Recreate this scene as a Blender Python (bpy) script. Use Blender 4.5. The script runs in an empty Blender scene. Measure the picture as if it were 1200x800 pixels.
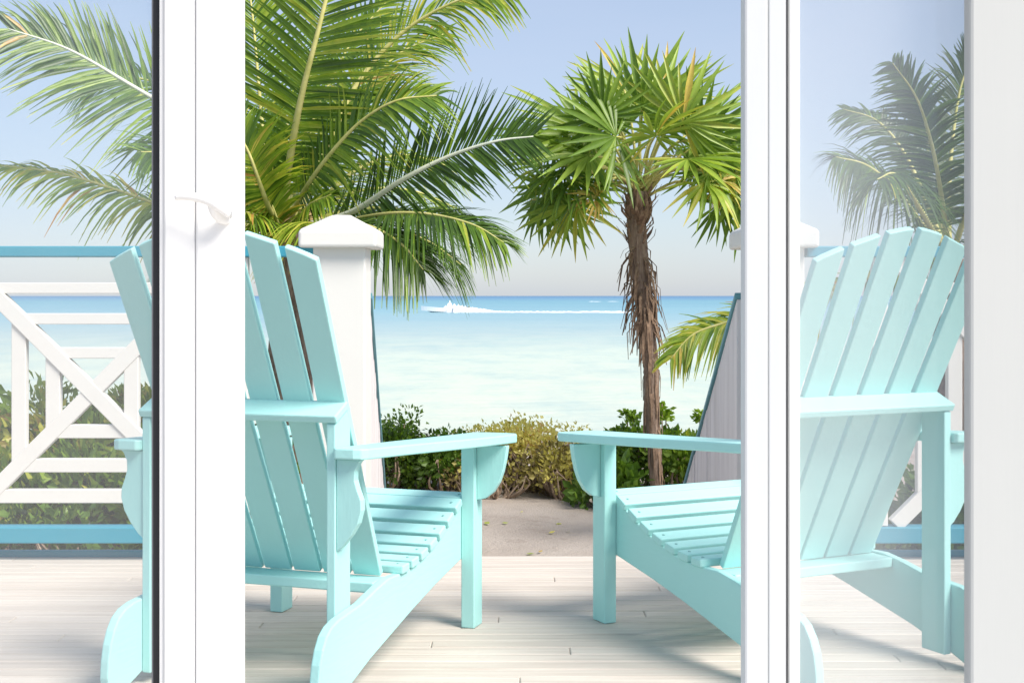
import bpy, bmesh, math, random
from mathutils import Vector, Matrix
rnd = random.Random(7)
S = bpy.context.scene
COL = S.collection
R = math.radians
F = 1559.6            # focal length in photo pixels (1200 wide)
HZ = 346.0            # horizon row in the photo
CAMZ = 1.0

# ------------------------------------------------------------------ camera, sky, sun, exposure
cam_d = bpy.data.cameras.new('camera')
cam = bpy.data.objects.new('camera', cam_d); COL.objects.link(cam)
cam.location = (0, 0, CAMZ); cam.rotation_euler = (R(90), 0, 0)
cam_d.sensor_width = 36; cam_d.lens = F / 1200 * 36
cam_d.shift_y = -(400 - HZ) / 1200
cam_d.clip_end = 20000; cam_d.clip_start = 0.05
S.camera = cam

SUN_EL, SUN_AZ = 47.0, 128.0       # azimuth clockwise from +Y: behind the camera, to the right
w = bpy.data.worlds.new('World'); S.world = w; w.use_nodes = True
wt = w.node_tree; wt.nodes.clear()
sky = wt.nodes.new('ShaderNodeTexSky'); sky.sky_type = 'NISHITA'; sky.sun_disc = False
sky.sun_elevation = R(SUN_EL); sky.sun_rotation = R(SUN_AZ)
sky.air_density = 1.0; sky.dust_density = 0.6; sky.ozone_density = 2.0; sky.altitude = 0
bg = wt.nodes.new('ShaderNodeBackground'); bg.inputs[1].default_value = 0.113
# a thin, even veil of high haze over the whole dome
tint = wt.nodes.new('ShaderNodeMix'); tint.data_type = 'RGBA'
tn = wt.nodes.new('ShaderNodeTexNoise'); tn.inputs['Scale'].default_value = 2.2; tn.inputs['Detail'].default_value = 5
tm = wt.nodes.new('ShaderNodeMapping'); tm.inputs['Scale'].default_value = (1, 1, 4.5)
tc_ = wt.nodes.new('ShaderNodeTexCoord'); wt.links.new(tc_.outputs['Generated'], tm.inputs[0]); wt.links.new(tm.outputs[0], tn.inputs[0])
tr2 = wt.nodes.new('ShaderNodeMapRange'); tr2.inputs['From Min'].default_value = .3; tr2.inputs['From Max'].default_value = .7
tr2.inputs['To Min'].default_value = .44; tr2.inputs['To Max'].default_value = .68
wt.links.new(tn.outputs['Fac'], tr2.inputs[0]); wt.links.new(tr2.outputs[0], tint.inputs[0])
tint.inputs[7].default_value = (3.95, 4.5, 5.75, 1)
out = wt.nodes.new('ShaderNodeOutputWorld')
wt.links.new(sky.outputs[0], tint.inputs[6]); wt.links.new(tint.outputs[2], bg.inputs[0])
wt.links.new(bg.outputs[0], out.inputs[0])

sd = bpy.data.lights.new('sun', 'SUN'); sd.energy = 4.6; sd.angle = R(27); sd.color = (1.0, 0.93, 0.84)
sun = bpy.data.objects.new('sun', sd); COL.objects.link(sun)
sv = Vector((math.sin(R(SUN_AZ)) * math.cos(R(SUN_EL)), math.cos(R(SUN_AZ)) * math.cos(R(SUN_EL)), math.sin(R(SUN_EL))))
sun.rotation_euler = sv.to_track_quat('Z', 'Y').to_euler(); sun.location = sv * 30
vs = S.view_settings; vs.view_transform = 'Standard'; vs.look = 'None'; vs.gamma = 1; vs.exposure = 0.46
vs.use_curve_mapping = False
S.render.engine = 'CYCLES'
S.cycles.max_bounces = 8; S.cycles.transparent_max_bounces = 24

# ------------------------------------------------------------------ helpers
def at(x, y, Y):
    """world point that the photo shows at pixel x,y when it lies at distance Y"""
    return Vector(((x - 600) / F * Y, Y, CAMZ + (HZ - y) / F * Y))
def lin(r, g, b):
    def c(v):
        v /= 255.0
        return v / 12.92 if v <= 0.04045 else ((v + 0.055) / 1.055) ** 2.4
    return (c(r), c(g), c(b), 1.0)
def mesh(name, verts, faces, smooth=False):
    m = bpy.data.meshes.new(name); m.from_pydata([tuple(v) for v in verts], [], faces); m.update()
    if smooth:
        m.polygons.foreach_set('use_smooth', [True] * len(m.polygons))
    return m
def link(name, me, mat=None, parent=None, bevel=0.0, seg=2):
    o = bpy.data.objects.new(name, me); COL.objects.link(o)
    if mat is not None and me is not None and not me.materials: me.materials.append(mat)
    if parent is not None: o.parent = parent
    if bevel:
        b = o.modifiers.new('edge', 'BEVEL'); b.width = bevel; b.segments = seg; b.limit_method = 'ANGLE'; b.angle_limit = R(35)
    return o
def empty(name, loc=(0, 0, 0), rz=0.0):
    o = bpy.data.objects.new(name, None); COL.objects.link(o); o.location = loc; o.rotation_euler = (0, 0, rz)
    o.empty_display_size = 0.1
    return o
def tag(o, label=None, cat=None, group=None, kind=None):
    if label: o['label'] = label
    if cat: o['category'] = cat
    if group: o['group'] = group
    if kind: o['kind'] = kind
    return o
def copy_tree(o, parent=None):
    c = o.copy(); COL.objects.link(c); c.parent = parent
    for ch in list(o.children): copy_tree(ch, c)
    return c
def box_geo(x0, x1, y0, y1, z0, z1):
    v = [(x0, y0, z0), (x1, y0, z0), (x1, y1, z0), (x0, y1, z0), (x0, y0, z1), (x1, y0, z1), (x1, y1, z1), (x0, y1, z1)]
    f = [(0, 3, 2, 1), (4, 5, 6, 7), (0, 1, 5, 4), (1, 2, 6, 5), (2, 3, 7, 6), (3, 0, 4, 7)]
    return v, f
def box(name, x0, x1, y0, y1, z0, z1, mat, parent=None, bevel=0.003):
    v, f = box_geo(x0, x1, y0, y1, z0, z1)
    return link(name, mesh(name, v, f), mat, parent, bevel)
def extr(name, loop_a, loop_b, mat, parent=None, bevel=0.003):
    """solid between two matching closed loops"""
    n = len(loop_a); v = list(loop_a) + list(loop_b)
    f = [tuple(range(n))[::-1], tuple(range(n, 2 * n))] + [(i, (i + 1) % n, n + (i + 1) % n, n + i) for i in range(n)]
    me = mesh(name, v, f)
    bm = bmesh.new(); bm.from_mesh(me); bmesh.ops.recalc_face_normals(bm, faces=bm.faces); bm.to_mesh(me); bm.free()
    return link(name, me, mat, parent, bevel)
def beam(name, a, b, wid, y0, y1, mat, parent, bevel=0.003):
    """straight flat bar in an XZ plane from a to b (x,z), of given width"""
    d = Vector((b[0] - a[0], b[1] - a[1])); d.normalize(); n = Vector((-d.y, d.x)) * wid / 2
    q = [(a[0] + n.x, a[1] + n.y), (a[0] - n.x, a[1] - n.y), (b[0] - n.x, b[1] - n.y), (b[0] + n.x, b[1] + n.y)]
    return extr(name, [(x, y0, z) for x, z in q], [(x, y1, z) for x, z in q], mat, parent, bevel)
def catmull(P, n):
    P = [Vector(p) for p in P]; Q = [2 * P[0] - P[1]] + P + [2 * P[-1] - P[-2]]; o = []
    m = len(P) - 1
    for i in range(n + 1):
        t = i / n * m; k = min(int(t), m - 1); u = t - k
        a, b, c, d = Q[k:k + 4]
        o.append(0.5 * ((2 * b) + (c - a) * u + (2 * a - 5 * b + 4 * c - d) * u * u + (3 * b - 3 * c + d - a) * u ** 3))
    return o
def tube_geo(pts, rads, seg=8, V=None, Fc=None, cap=True):
    V = [] if V is None else V; Fc = [] if Fc is None else Fc
    ref = Vector((0.13, -1, 0.07)); base = len(V)
    for i, p in enumerate(pts):
        t = (pts[min(i + 1, len(pts) - 1)] - pts[max(i - 1, 0)]).normalized()
        a = t.cross(ref)
        if a.length < 1e-3: a = t.cross(Vector((1, 0, 0)))
        a.normalize(); b = t.cross(a)
        for k in range(seg):
            q = 2 * math.pi * k / seg; V.append(p + (a * math.cos(q) + b * math.sin(q)) * rads[i])
    for i in range(len(pts) - 1):
        for k in range(seg):
            k2 = (k + 1) % seg; c = base + i * seg
            Fc.append((c + k, c + seg + k, c + seg + k2, c + k2))
    if cap:
        Fc.append(tuple(base + k for k in range(seg))); Fc.append(tuple(base + (len(pts) - 1) * seg + k for k in range(seg))[::-1])
    return V, Fc

# ------------------------------------------------------------------ materials
class NT:
    def __init__(s, name):
        s.m = bpy.data.materials.new(name); s.m.use_nodes = True; s.t = s.m.node_tree; s.t.nodes.clear()
        s.out = s.n('ShaderNodeOutputMaterial')
    def n(s, kind, **kw):
        x = s.t.nodes.new(kind)
        for k, v in kw.items(): setattr(x, k, v)
        return x
    def l(s, a, b): s.t.links.new(a, b)
    def coords(s, scale=(1, 1, 1), space='Object', rand=0.0):
        if space == 'World': g = s.n('ShaderNodeNewGeometry').outputs['Position']
        else: g = s.n('ShaderNodeTexCoord').outputs[space]
        mp = s.n('ShaderNodeMapping'); mp.inputs['Scale'].default_value = scale; s.l(g, mp.inputs['Vector'])
        o = mp.outputs[0]
        if rand:
            oi = s.n('ShaderNodeObjectInfo'); mu = s.n('ShaderNodeMath', operation='MULTIPLY'); mu.inputs[1].default_value = rand
            s.l(oi.outputs['Random'], mu.inputs[0]); ad = s.n('ShaderNodeVectorMath', operation='ADD')
            s.l(o, ad.inputs[0]); s.l(mu.outputs[0], ad.inputs[1]); o = ad.outputs[0]
        return o
    def noise(s, vec, scale, detail=4, rough=0.55):
        x = s.n('ShaderNodeTexNoise'); x.inputs['Scale'].default_value = scale; x.inputs['Detail'].default_value = detail
        x.inputs['Roughness'].default_value = rough; s.l(vec, x.inputs['Vector']); return x.outputs['Fac']
    def ramp(s, fac, stops):
        x = s.n('ShaderNodeValToRGB'); e = x.color_ramp.elements
        while len(e) < len(stops): e.new(0.5)
        for i, (p, c) in enumerate(stops): e[i].position = p; e[i].color = c
        s.l(fac, x.inputs[0]); return x.outputs[0]
    def mix(s, fac, a, b, blend='MIX'):
        x = s.n('ShaderNodeMix', data_type='RGBA', blend_type=blend)
        for sock, v in ((x.inputs[0], fac), (x.inputs[6], a), (x.inputs[7], b)):
            if hasattr(v, 'is_linked') or hasattr(v, 'links'): s.l(v, sock)
            else: sock.default_value = v
        return x.outputs[2]
    def bump(s, h, strength, dist=0.01):
        x = s.n('ShaderNodeBump'); x.inputs['Strength'].default_value = strength; x.inputs['Distance'].default_value = dist
        s.l(h, x.inputs['Height']); return x.outputs[0]
    def pbr(s, col, rough=0.5, normal=None, spec=0.5):
        p = s.n('ShaderNodeBsdfPrincipled')
        if hasattr(col, 'links'): s.l(col, p.inputs['Base Color'])
        else: p.inputs['Base Color'].default_value = col
        if hasattr(rough, 'links'): s.l(rough, p.inputs['Roughness'])
        else: p.inputs['Roughness'].default_value = rough
        p.inputs['Specular IOR Level'].default_value = spec
        if normal is not None: s.l(normal, p.inputs['Normal'])
        return p
    def done(s, sh):
        s.l(sh.outputs[0], s.out.inputs[0]); return s.m

def painted(name, col, var=0.10, rough=0.45, grain=(30, 30, 3), bump=0.12, worn=None):
    t = NT(name); c = t.coords(grain, 'Object', 7.0); c2 = t.coords((1, 1, 1), 'Object', 3.0)
    g = t.noise(c, 2.0, 5); b = t.noise(c2, 6.0, 4)
    dark = tuple(v * (1 - var) for v in col[:3]) + (1,)
    k = t.mix(b, dark, col)
    sp = t.noise(c2, 60.0, 3)
    k2 = t.mix(t.ramp(sp, [(0.0, (0, 0, 0, 1)), (0.70, (0, 0, 0, 1)), (0.76, (0.35, 0.35, 0.35, 1))]), k, worn or dark)
    r = t.ramp(g, [(0, (rough - .08,) * 3 + (1,)), (1, (rough + .12,) * 3 + (1,))])
    return t.done(t.pbr(k2, r, t.bump(g, bump, 0.004)))
M = {}
M['aqua'] = painted('aqua_paint', lin(171, 223, 220), 0.06, 0.42, (40, 6, 40), 0.22, lin(196, 232, 228))
M['aqua_v'] = painted('aqua_paint_upright', lin(171, 223, 220), 0.06, 0.42, (40, 40, 5), 0.22, lin(196, 232, 228))
M['white_paint'] = painted('white_paint', lin(220, 218, 213), 0.05, 0.5, (8, 20, 8), 0.08)
M['blue_paint'] = painted('blue_paint', lin(60, 150, 172), 0.12, 0.42, (4, 30, 30), 0.12)
M['teal_cap'] = painted('teal_cap_paint', lin(96, 150, 160), 0.12, 0.5, (30, 4, 30), 0.1)
M['upvc'] = painted('white_door_frame', lin(240, 240, 238), 0.015, 0.38, (3, 3, 1), 0.02)
M['upvc_r'] = painted('greyer_white_door_frame', lin(204, 208, 210), 0.05, 0.45, (20, 20, 1), 0.06)  # greyer version of the frame white, for the right stiles
M['jamb'] = painted('door_jamb_paint', lin(187, 190, 189), 0.05, 0.6, (16, 16, 1), 0.10)
t = NT('black_rubber'); M['rubber'] = t.done(t.pbr(lin(26, 28, 32), 0.55))
t = NT('grey_metal'); M['metal'] = t.done(t.pbr(lin(150, 150, 152), 0.35))
def wood(name, a, b, c, scale):
    t = NT(name); v = t.coords(scale, 'World', 9.0); v2 = t.coords((1.2, 9, 9), 'World', 5.0)
    g = t.noise(v, 1.0, 7, 0.65); h = t.noise(v2, 1.0, 4)
    k = t.ramp(g, [(0.28, a), (0.5, b), (0.72, c)])
    oi = t.n('ShaderNodeObjectInfo')
    tone = t.ramp(oi.outputs['Random'], [(0.0, (0.90, 0.89, 0.88, 1)), (0.5, (0.96, 0.955, 0.95, 1)), (1.0, (1, 1, 1, 1))])
    k = t.mix(1.0, k, tone, 'MULTIPLY')
    k = t.mix(t.ramp(h, [(0.45, (0, 0, 0, 1)), (0.75, (.45, .45, .45, 1))]), k, b)
    return t.done(t.pbr(k, 0.62, t.bump(g, 0.35, 0.004), 0.3))
M['deck'] = wood('whitewashed_deck', lin(178, 168, 158), lin(198, 190, 181), lin(210, 203, 194), (2.0, 70, 70))
M['greyboard'] = wood('weathered_grey_board', lin(196, 191, 191), lin(218, 213, 213), lin(229, 225, 224), (40, 40, 1.5))
t = NT('veiled_glass')

def glass(name, refl_veil, tintc):
    t = NT(name)
    tr = t.n('ShaderNodeBsdfTransparent'); tr.inputs[0].default_value = tintc
    gl = t.n('ShaderNodeBsdfGlossy'); gl.inputs['Roughness'].default_value = 0.02
    fr = t.n('ShaderNodeFresnel'); fr.inputs[0].default_value = 1.45
    m1 = t.n('ShaderNodeMixShader'); t.l(fr.outputs[0], m1.inputs[0]); t.l(tr.outputs[0], m1.inputs[1]); t.l(gl.outputs[0], m1.inputs[2])
    df = t.n('ShaderNodeBsdfDiffuse'); df.inputs[0].default_value = lin(238, 243, 248)  # pale diffuse layer painted over the pane in place of reflections
    c = t.coords((1, 1, .35), 'Object'); n = t.noise(c, 3.0, 5)
    r = t.n('ShaderNodeMapRange'); r.inputs['From Min'].default_value = .3; r.inputs['From Max'].default_value = .7
    r.inputs['To Min'].default_value = refl_veil * .75; r.inputs['To Max'].default_value = refl_veil * 1.25; t.l(n, r.inputs['Value'])
    m2 = t.n('ShaderNodeMixShader'); t.l(r.outputs[0], m2.inputs[0]); t.l(m1.outputs[0], m2.inputs[1]); t.l(df.outputs[0], m2.inputs[2])
    return t.done(m2)
M['glass_l'] = glass('faint_reflection_veil_glass', 0.05, (.985, .99, .99, 1))
M['glass_r'] = glass('strong_reflection_veil_glass', 0.18, (.98, .985, .99, 1))  # stronger painted veil of reflections than on the left pane

def leafmat(name, stops, rough=0.42, trans=0.35, spec=0.5):
    """stops: ramp along the per-leaf 'tint' attribute"""
    t = NT(name); a = t.n('ShaderNodeAttribute'); a.attribute_name = 'tint'
    c = t.noise(t.coords((1, 1, 1), 'World'), 22.0, 3)
    ad = t.n('ShaderNodeMath', operation='MULTIPLY_ADD'); t.l(c, ad.inputs[0]); ad.inputs[1].default_value = 0.25
    sb = t.n('ShaderNodeMath', operation='SUBTRACT'); t.l(a.outputs['Fac'], sb.inputs[0]); sb.inputs[1].default_value = 0.125
    t.l(sb.outputs[0], ad.inputs[2])
    k = t.ramp(ad.outputs[0], stops)
    p = t.pbr(k, rough, None, spec)
    tl = t.n('ShaderNodeBsdfTranslucent'); t.l(t.mix(1.0, k, (1.25, 1.3, 0.7, 1), 'MULTIPLY'), tl.inputs[0])
    mx = t.n('ShaderNodeMixShader'); mx.inputs[0].default_value = trans; t.l(p.outputs[0], mx.inputs[1]); t.l(tl.outputs[0], mx.inputs[2])
    return t.done(mx)
M['frond'] = leafmat('coconut_leaflets', [(0.0, lin(56, 80, 36)), (0.35, lin(86, 120, 40)), (0.62, lin(146, 172, 58)), (0.85, lin(212, 200, 92)), (1.0, lin(186, 136, 78))], 0.35, 0.38)
M['fan'] = leafmat('fan_palm_leaf', [(0.0, lin(66, 92, 38)), (0.35, lin(110, 142, 50)), (0.62, lin(158, 182, 74)), (0.82, lin(206, 186, 84)), (1.0, lin(178, 136, 92))])
M['shrub'] = leafmat('shrub_leaves', [(0.0, lin(52, 72, 32)), (0.4, lin(92, 124, 46)), (0.7, lin(138, 166, 62)), (0.9, lin(206, 200, 96)), (1.0, lin(180, 148, 94))])
M['drybrush'] = leafmat('yellow_shrub_leaves', [(0.0, lin(124, 112, 76)), (0.4, lin(196, 186, 104)), (0.8, lin(232, 222, 146)), (1.0, lin(214, 178, 126))])
def simple_noise(name, a, b, scale, rough=.8, bump=.4, sc=(1, 1, 1), dist=.01):
    t = NT(name); c = t.coords(sc, 'World'); n = t.noise(c, scale, 6, .65)
    return t.done(t.pbr(t.ramp(n, [(.3, a), (.7, b)]), rough, t.bump(n, bump, dist), .25))
M['bark'] = simple_noise('palm_bark', lin(112, 92, 80), lin(182, 160, 142), 55, .9, .9, (1, 1, .12), .02)
M['twig'] = simple_noise('twig_bark', lin(112, 96, 84), lin(172, 152, 132), 40)
M['rib'] = simple_noise('frond_midrib', lin(176, 176, 96), lin(214, 206, 140), 12, .5, .05)
M['rib_pale'] = simple_noise('pale_frond_midrib', lin(206, 214, 196), lin(226, 228, 210), 12, .5, .05)
M['fibre'] = simple_noise('dead_palm_fibre', lin(104, 84, 70), lin(168, 142, 120), 24, .9, .5)
M['husk'] = simple_noise('leaf_base_husk', lin(150, 120, 84), lin(206, 178, 130), 20, .8, .4)
# sand: the shade it lies in is put into the greyed base colour
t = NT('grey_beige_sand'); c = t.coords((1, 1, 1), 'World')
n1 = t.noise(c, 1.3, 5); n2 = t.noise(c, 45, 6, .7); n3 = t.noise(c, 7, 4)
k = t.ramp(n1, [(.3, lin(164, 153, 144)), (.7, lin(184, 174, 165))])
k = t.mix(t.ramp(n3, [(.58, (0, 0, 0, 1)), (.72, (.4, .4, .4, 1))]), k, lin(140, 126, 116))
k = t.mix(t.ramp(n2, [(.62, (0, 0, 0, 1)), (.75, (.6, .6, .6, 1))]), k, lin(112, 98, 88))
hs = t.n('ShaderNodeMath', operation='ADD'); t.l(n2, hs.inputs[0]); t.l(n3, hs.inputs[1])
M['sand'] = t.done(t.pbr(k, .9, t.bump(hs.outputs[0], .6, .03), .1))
# sea: colour follows the depth of water over the white sand
t = NT('shallow_sea'); g = t.n('ShaderNodeNewGeometry'); sx = t.n('ShaderNodeSeparateXYZ'); t.l(g.outputs['Position'], sx.inputs[0])
dv = t.n('ShaderNodeMath', operation='DIVIDE'); dv.inputs[0].default_value = 27.0; t.l(sx.outputs['Y'], dv.inputs[1])
cl = t.coords((.09, .05, 1), 'World'); nl = t.noise(cl, 1.0, 6, .65)
pt = t.coords((.008, .02, 1), 'World'); np_ = t.noise(pt, 1.0, 3)
sm = t.n('ShaderNodeMath', operation='MULTIPLY_ADD'); t.l(np_, sm.inputs[0]); sm.inputs[1].default_value = .9; sm.inputs[2].default_value = .55
ml = t.n('ShaderNodeMath', operation='MULTIPLY'); t.l(dv.outputs[0], ml.inputs[0]); t.l(sm.outputs[0], ml.inputs[1])
k = t.ramp(ml.outputs[0], [(0.0, lin(62, 98, 142)), (.018, lin(82, 126, 164)), (.04, lin(104, 152, 170)), (.10, lin(124, 164, 178)), (.17, lin(144, 172, 180)),
                           (.27, lin(166, 183, 181)), (.40, lin(188, 199, 186)), (.75, lin(196, 202, 186)), (1.0, lin(197, 200, 184))])
k = t.mix(t.ramp(nl, [(.50, (0, 0, 0, 1)), (.68, (.34, .34, .34, 1))]), k, lin(130, 162, 174))
rp_ = t.noise(t.coords((.40, .17, 1), 'World'), 1.0, 7, .7)
k = t.mix(t.ramp(rp_, [(.44, (0, 0, 0, 1)), (.66, (.36, .36, .36, 1))]), k, lin(136, 172, 176))
k = t.mix(t.ramp(np_, [(.52, (0, 0, 0, 1)), (.66, (.16, .16, .16, 1))]), k, lin(112, 178, 182))
wv = t.coords((.5, 1.6, 1), 'World'); nw = t.noise(wv, 1.0, 5, .6)
M['sea'] = t.done(t.pbr(k, .45, t.bump(nw, .5, .25), .15))
t = NT('sea_foam_white'); c = t.coords((1, 1, 1), 'World'); n = t.noise(c, .9, 4)
M['foam'] = t.done(t.pbr(t.ramp(n, [(.3, lin(222, 230, 234)), (.7, lin(246, 248, 248))]), .7))
t = NT('white_gelcoat'); M['hull'] = t.done(t.pbr(lin(240, 242, 244), .25))
t = NT('dark_engine'); M['engine'] = t.done(t.pbr(lin(52, 54, 60), .4))
t = NT('tanned_skin_and_cloth'); M['crew'] = t.done(t.pbr(lin(150, 110, 90), .7))
M['floor'] = simple_noise('pale_floor_tile', lin(206, 200, 192), lin(220, 214, 206), 3, .4, .02)

# ------------------------------------------------------------------ ground, sea
def ground_z(x, y):
    z = -0.5
    if y > 10.5: z = -0.5 - 1.6 * min(1, (y - 10.5) / 19.0) ** 1.1
    if y > 29.5: z -= min(5, (y - 29.5) * 0.02)
    if 5 < y < 40: z += 0.05 * math.sin(x * 1.3 + y * .7) * math.sin(y * 1.1 - x * .4) + 0.02 * math.sin(x * 4.1) * math.sin(y * 3.3 + 1)
    return z
xs = [-4000, -900, -200, -60, -30] + [-18 + .4 * i for i in range(91)] + [30, 60, 200, 900, 4000]
ys = [-60, -20, -5, 2, 4] + [5 + .25 * i for i in range(60)] + [20 + i for i in range(25)] + [60, 120, 400, 1500, 7000]
V = [(x, y, ground_z(x, y)) for y in ys for x in xs]; nx = len(xs)
Fc = [(j * nx + i, j * nx + i + 1, (j + 1) * nx + i + 1, (j + 1) * nx + i) for j in range(len(ys) - 1) for i in range(nx - 1)]
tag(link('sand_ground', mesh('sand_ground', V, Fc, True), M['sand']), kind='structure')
SEA = -2.0
v = [(-6000, 24, SEA), (6000, 24, SEA), (6000, 6500, SEA), (-6000, 6500, SEA)]
tag(link('sea', mesh('sea', v, [(0, 1, 2, 3)]), M['sea']), kind='structure')

# ------------------------------------------------------------------ deck of single planks
DECK_END = 5.10
deck = tag(empty('deck', (0, 0, 0)), kind='structure')
PW, GAP, PT = 0.068, 0.005, 0.025
plank_me = {}
for L in (1.5, 2.1, 2.7, 3.3):
    vv, ff = box_geo(0, L - .0015, 0, PW, -PT, 0); plank_me[L] = mesh('plank', vv, ff); plank_me[L].materials.append(M['deck'])
y = DECK_END - PW
while y > 1.85:
    x = -3.6 - rnd.random() * 1.2
    while x < 3.7:
        L = rnd.choice((1.5, 2.1, 2.7, 3.3))
        o = link('plank', plank_me[L], None, deck, 0.003, 1); o.location = (x, y, rnd.uniform(-.0015, .0005)); x += L
    y -= PW + GAP
for X in (-3.2, -1.6, 0, 1.6, 3.2):
    box('joist', X - .03, X + .03, 1.9, DECK_END - .04, -.2, -PT - .004, M['greyboard'], deck, 0)
box('edge_board', -4.2, -.76, DECK_END + .002, DECK_END + .03, -.2, .022, M['blue_paint'], deck)
box('edge_board', 1.12, 4.2, DECK_END + .002, DECK_END + .03, -.2, .022, M['blue_paint'], deck)
box('edge_board', -.52, .88, DECK_END + .002, DECK_END + .03, -.2, -.004, M['deck'], deck)
tag(box('floor', -2.2, 2.2, -2.0, 1.5, -.06, -.012, M['floor'], None, 0), kind='structure')

# ------------------------------------------------------------------ adirondack chair
t = NT('painted_screw'); M['screw'] = t.done(t.pbr(lin(118, 168, 168), .4))
sv_, sf_ = tube_geo([Vector((0, 0, -.002)), Vector((0, 0, .0008)), Vector((0, 0, .0016))], [.0046, .0046, .003], 8)
SCREW = mesh('screw', sv_, sf_, True); SCREW.materials.append(M['screw'])
def screw(parent, loc, nrm):
    o = link('screw', SCREW, None, parent); o.location = loc; o.rotation_euler = Vector(nrm).to_track_quat('Z', 'Y').to_euler()
def P3(poly, t):       # piecewise-linear lookup
    for (a, b), (c, d) in zip(poly, poly[1:]):
        if (a - t) * (c - t) <= 0 and a != c: return b + (d - b) * (t - a) / (c - a)
    return poly[-1][1]
def make_chair():
    root = empty('adirondack_chair')
    A, TL, WL, TS = 0.344, 0.042, 0.072, 0.027
    BO = A - TL; B = BO - TS; C = 0.80
    seat_top = [(0.10, .402), (.03, .402), (-.016, .393), (-.066, .370), (-.136, .340), (-.20, .316), (-.27, .297), (-.35, .282), (-.42, .276), (-.52, .275)]
    ST = .023
    for s in (-1, 1):
        x0, x1 = sorted((s * BO, s * A))
        leg = box('front_leg', x0, x1, 0.0, WL, 0.0, .547, M['aqua_v'], root)
        # stringer with contoured seat line and rounded tail
        prof = [(.062, .20), (0, .205), (-.20, .172), (-.37, .138), (-.65, .074), (-.80, .030), (-.885, 0), (-.935, 0), (-.943, .05), (-.940, .09), (-.932, .13), (-.918, .162),
                (-.897, .190), (-.868, .207), (-.83, .216), (-.70, .226), (-.60, .246), (-.53, .256)]
        prof += [(yy, zz - ST - .001) for yy, zz in seat_top[::-1] if -.5 < yy < .05] + [(.062, .381)]
        a, b = sorted((s * B, s * BO))
        extr('side_board', [(a + .0005, yy, zz) for yy, zz in prof], [(b - .0005, yy, zz) for yy, zz in prof], M['aqua'], root, .004)
        a, b = sorted((s * (B - .024), s * B))
        pq = [(-C, .028), (-C + .087, .028), (-C + .087, .7245), (-C, .6845)]
        extr('rear_post', [(a, yy, zz) for yy, zz in pq], [(b, yy, zz) for yy, zz in pq], M['aqua_v'], root)
        # arm: plan outline, rising a little to the back
        def az(yy): return .575 + (.628 - .575) * (.14 - yy) / .95
        plan = [(.295, .10), (.305, .135), (.33, .15), (.40, .152), (.43, .142), (.441, .115), (.440, .05), (.432, -.10), (.415, -.28), (.393, -.45), (.376, -.60), (.366, -.72), (.360, -.79),
                (.352, -.812), (.332, -.82), (.282, -.82), (.2755, -.81), (.2755, -.55), (.285, -.30), (.293, -.05)]
        extr('armrest', [(s * px, py, az(py) - .027) for px, py in plan], [(s * px, py, az(py)) for px, py in plan], M['aqua'], root, .004)
        fb = [(A + .0005, .383), (A + .028, .389), (A + .052, .408), (A + .070, .437), (A + .082, .47), (A + .09, .505), (A + .094, .53), (A + .096, .5485), (A + .0005, .5485)]
        extr('front_bracket', [(s * px, .022, pz) for px, pz in fb], [(s * px, .047, pz) for px, pz in fb], M['aqua_v'], root, .002)
        rb = [(B + .0005, .372), (B + .016, .384), (B + .04, .413), (B + .058, .443), (B + .067, .475), (B + .066, .500), (B + .056, .525), (B + .049, .548), (B + .050, .572), (B + .060, .592), (B + .068, .5985), (B + .0005, .5985)]
        extr('rear_bracket', [(s * px, -.795, pz) for px, pz in rb], [(s * px, -.770, pz) for px, pz in rb], M['aqua_v'], root, .002)
    # seat slats
    n = 8; pitch = .0665
    for i in range(n):
        yc = .026 - i * pitch; hw = .0238
        p0 = Vector((yc - hw, P3(seat_top, yc - hw))); p1 = Vector((yc + hw, P3(seat_top, yc + hw)))
        if i == 0: p0.y, p1.y = .391, .402
        d = (p1 - p0).normalized(); nn = Vector((-d.y, d.x)) * ST
        q = [p0, p1, p1 - nn, p0 - nn]; X = .3005 if i <= 0 else .311
        sl = extr('seat_slat', [(-X, a.x, a.y) for a in q], [(X, a.x, a.y) for a in q], M['aqua'], root, .004)
        for sg in (-1, 1): screw(sl, (sg * .286, (p0.x + p1.x) / 2, (p0.y + p1.y) / 2), (0, nn.x, nn.y))
    box('front_apron', -B + .001, B - .001, .035, .058, .24, .375, M['aqua'], root)
    # back: six fanned slats in a leaning plane
    yb, zb, k = -.50, .252, -.512
    vdir = Vector((0, k, 1)).normalized(); nrm = Vector((0, 1, -k)).normalized()
    org = Vector((0, yb, zb))
    top = [(-.32, 1.062), (-.30, 1.088), (-.25, 1.112), (-.2, 1.130), (-.1, 1.163), (-.03, 1.176), (0, 1.178), (.03, 1.176), (.1, 1.163), (.2, 1.130), (.25, 1.112), (.30, 1.088), (.32, 1.062)]
    vlen = lambda z: (z - zb) / vdir.z
    for i in range(6):
        c0 = (i - 2.5) * .0890; c1 = (i - 2.5) * .0995; w0, w1 = .0398, .0380
        jx = [(-1, -w1), (-.4, -w1 * .4), (.4, w1 * .4), (1, w1)]
        tp = [(c1 + e, vlen(P3(top, c1 + e) - .012)) for _, e in jx]
        poly = [(c0 - w0, 0), (c0 + w0, 0)] + tp[::-1]
        w = lambda u, vv, dn: Vector((u, 0, 0)) + org + vdir * vv + nrm * dn
        bs = extr('back_slat', [w(u, vv, 0) for u, vv in poly], [w(u, vv, .019) for u, vv in poly], M['aqua_v'], root, .003)
        for vv in (.035, .515):
            screw(bs, w(c0 + (c1 - c0) * vv / 1.0, vv, .0195), nrm)
    # cross rails behind the slats
    f0 = Vector((-.7405, .7375)); rd = Vector((-1, -.46)).normalized(); dn = Vector((rd.y, -rd.x)) * -.021
    if dn.y > 0: dn = -dn
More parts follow.
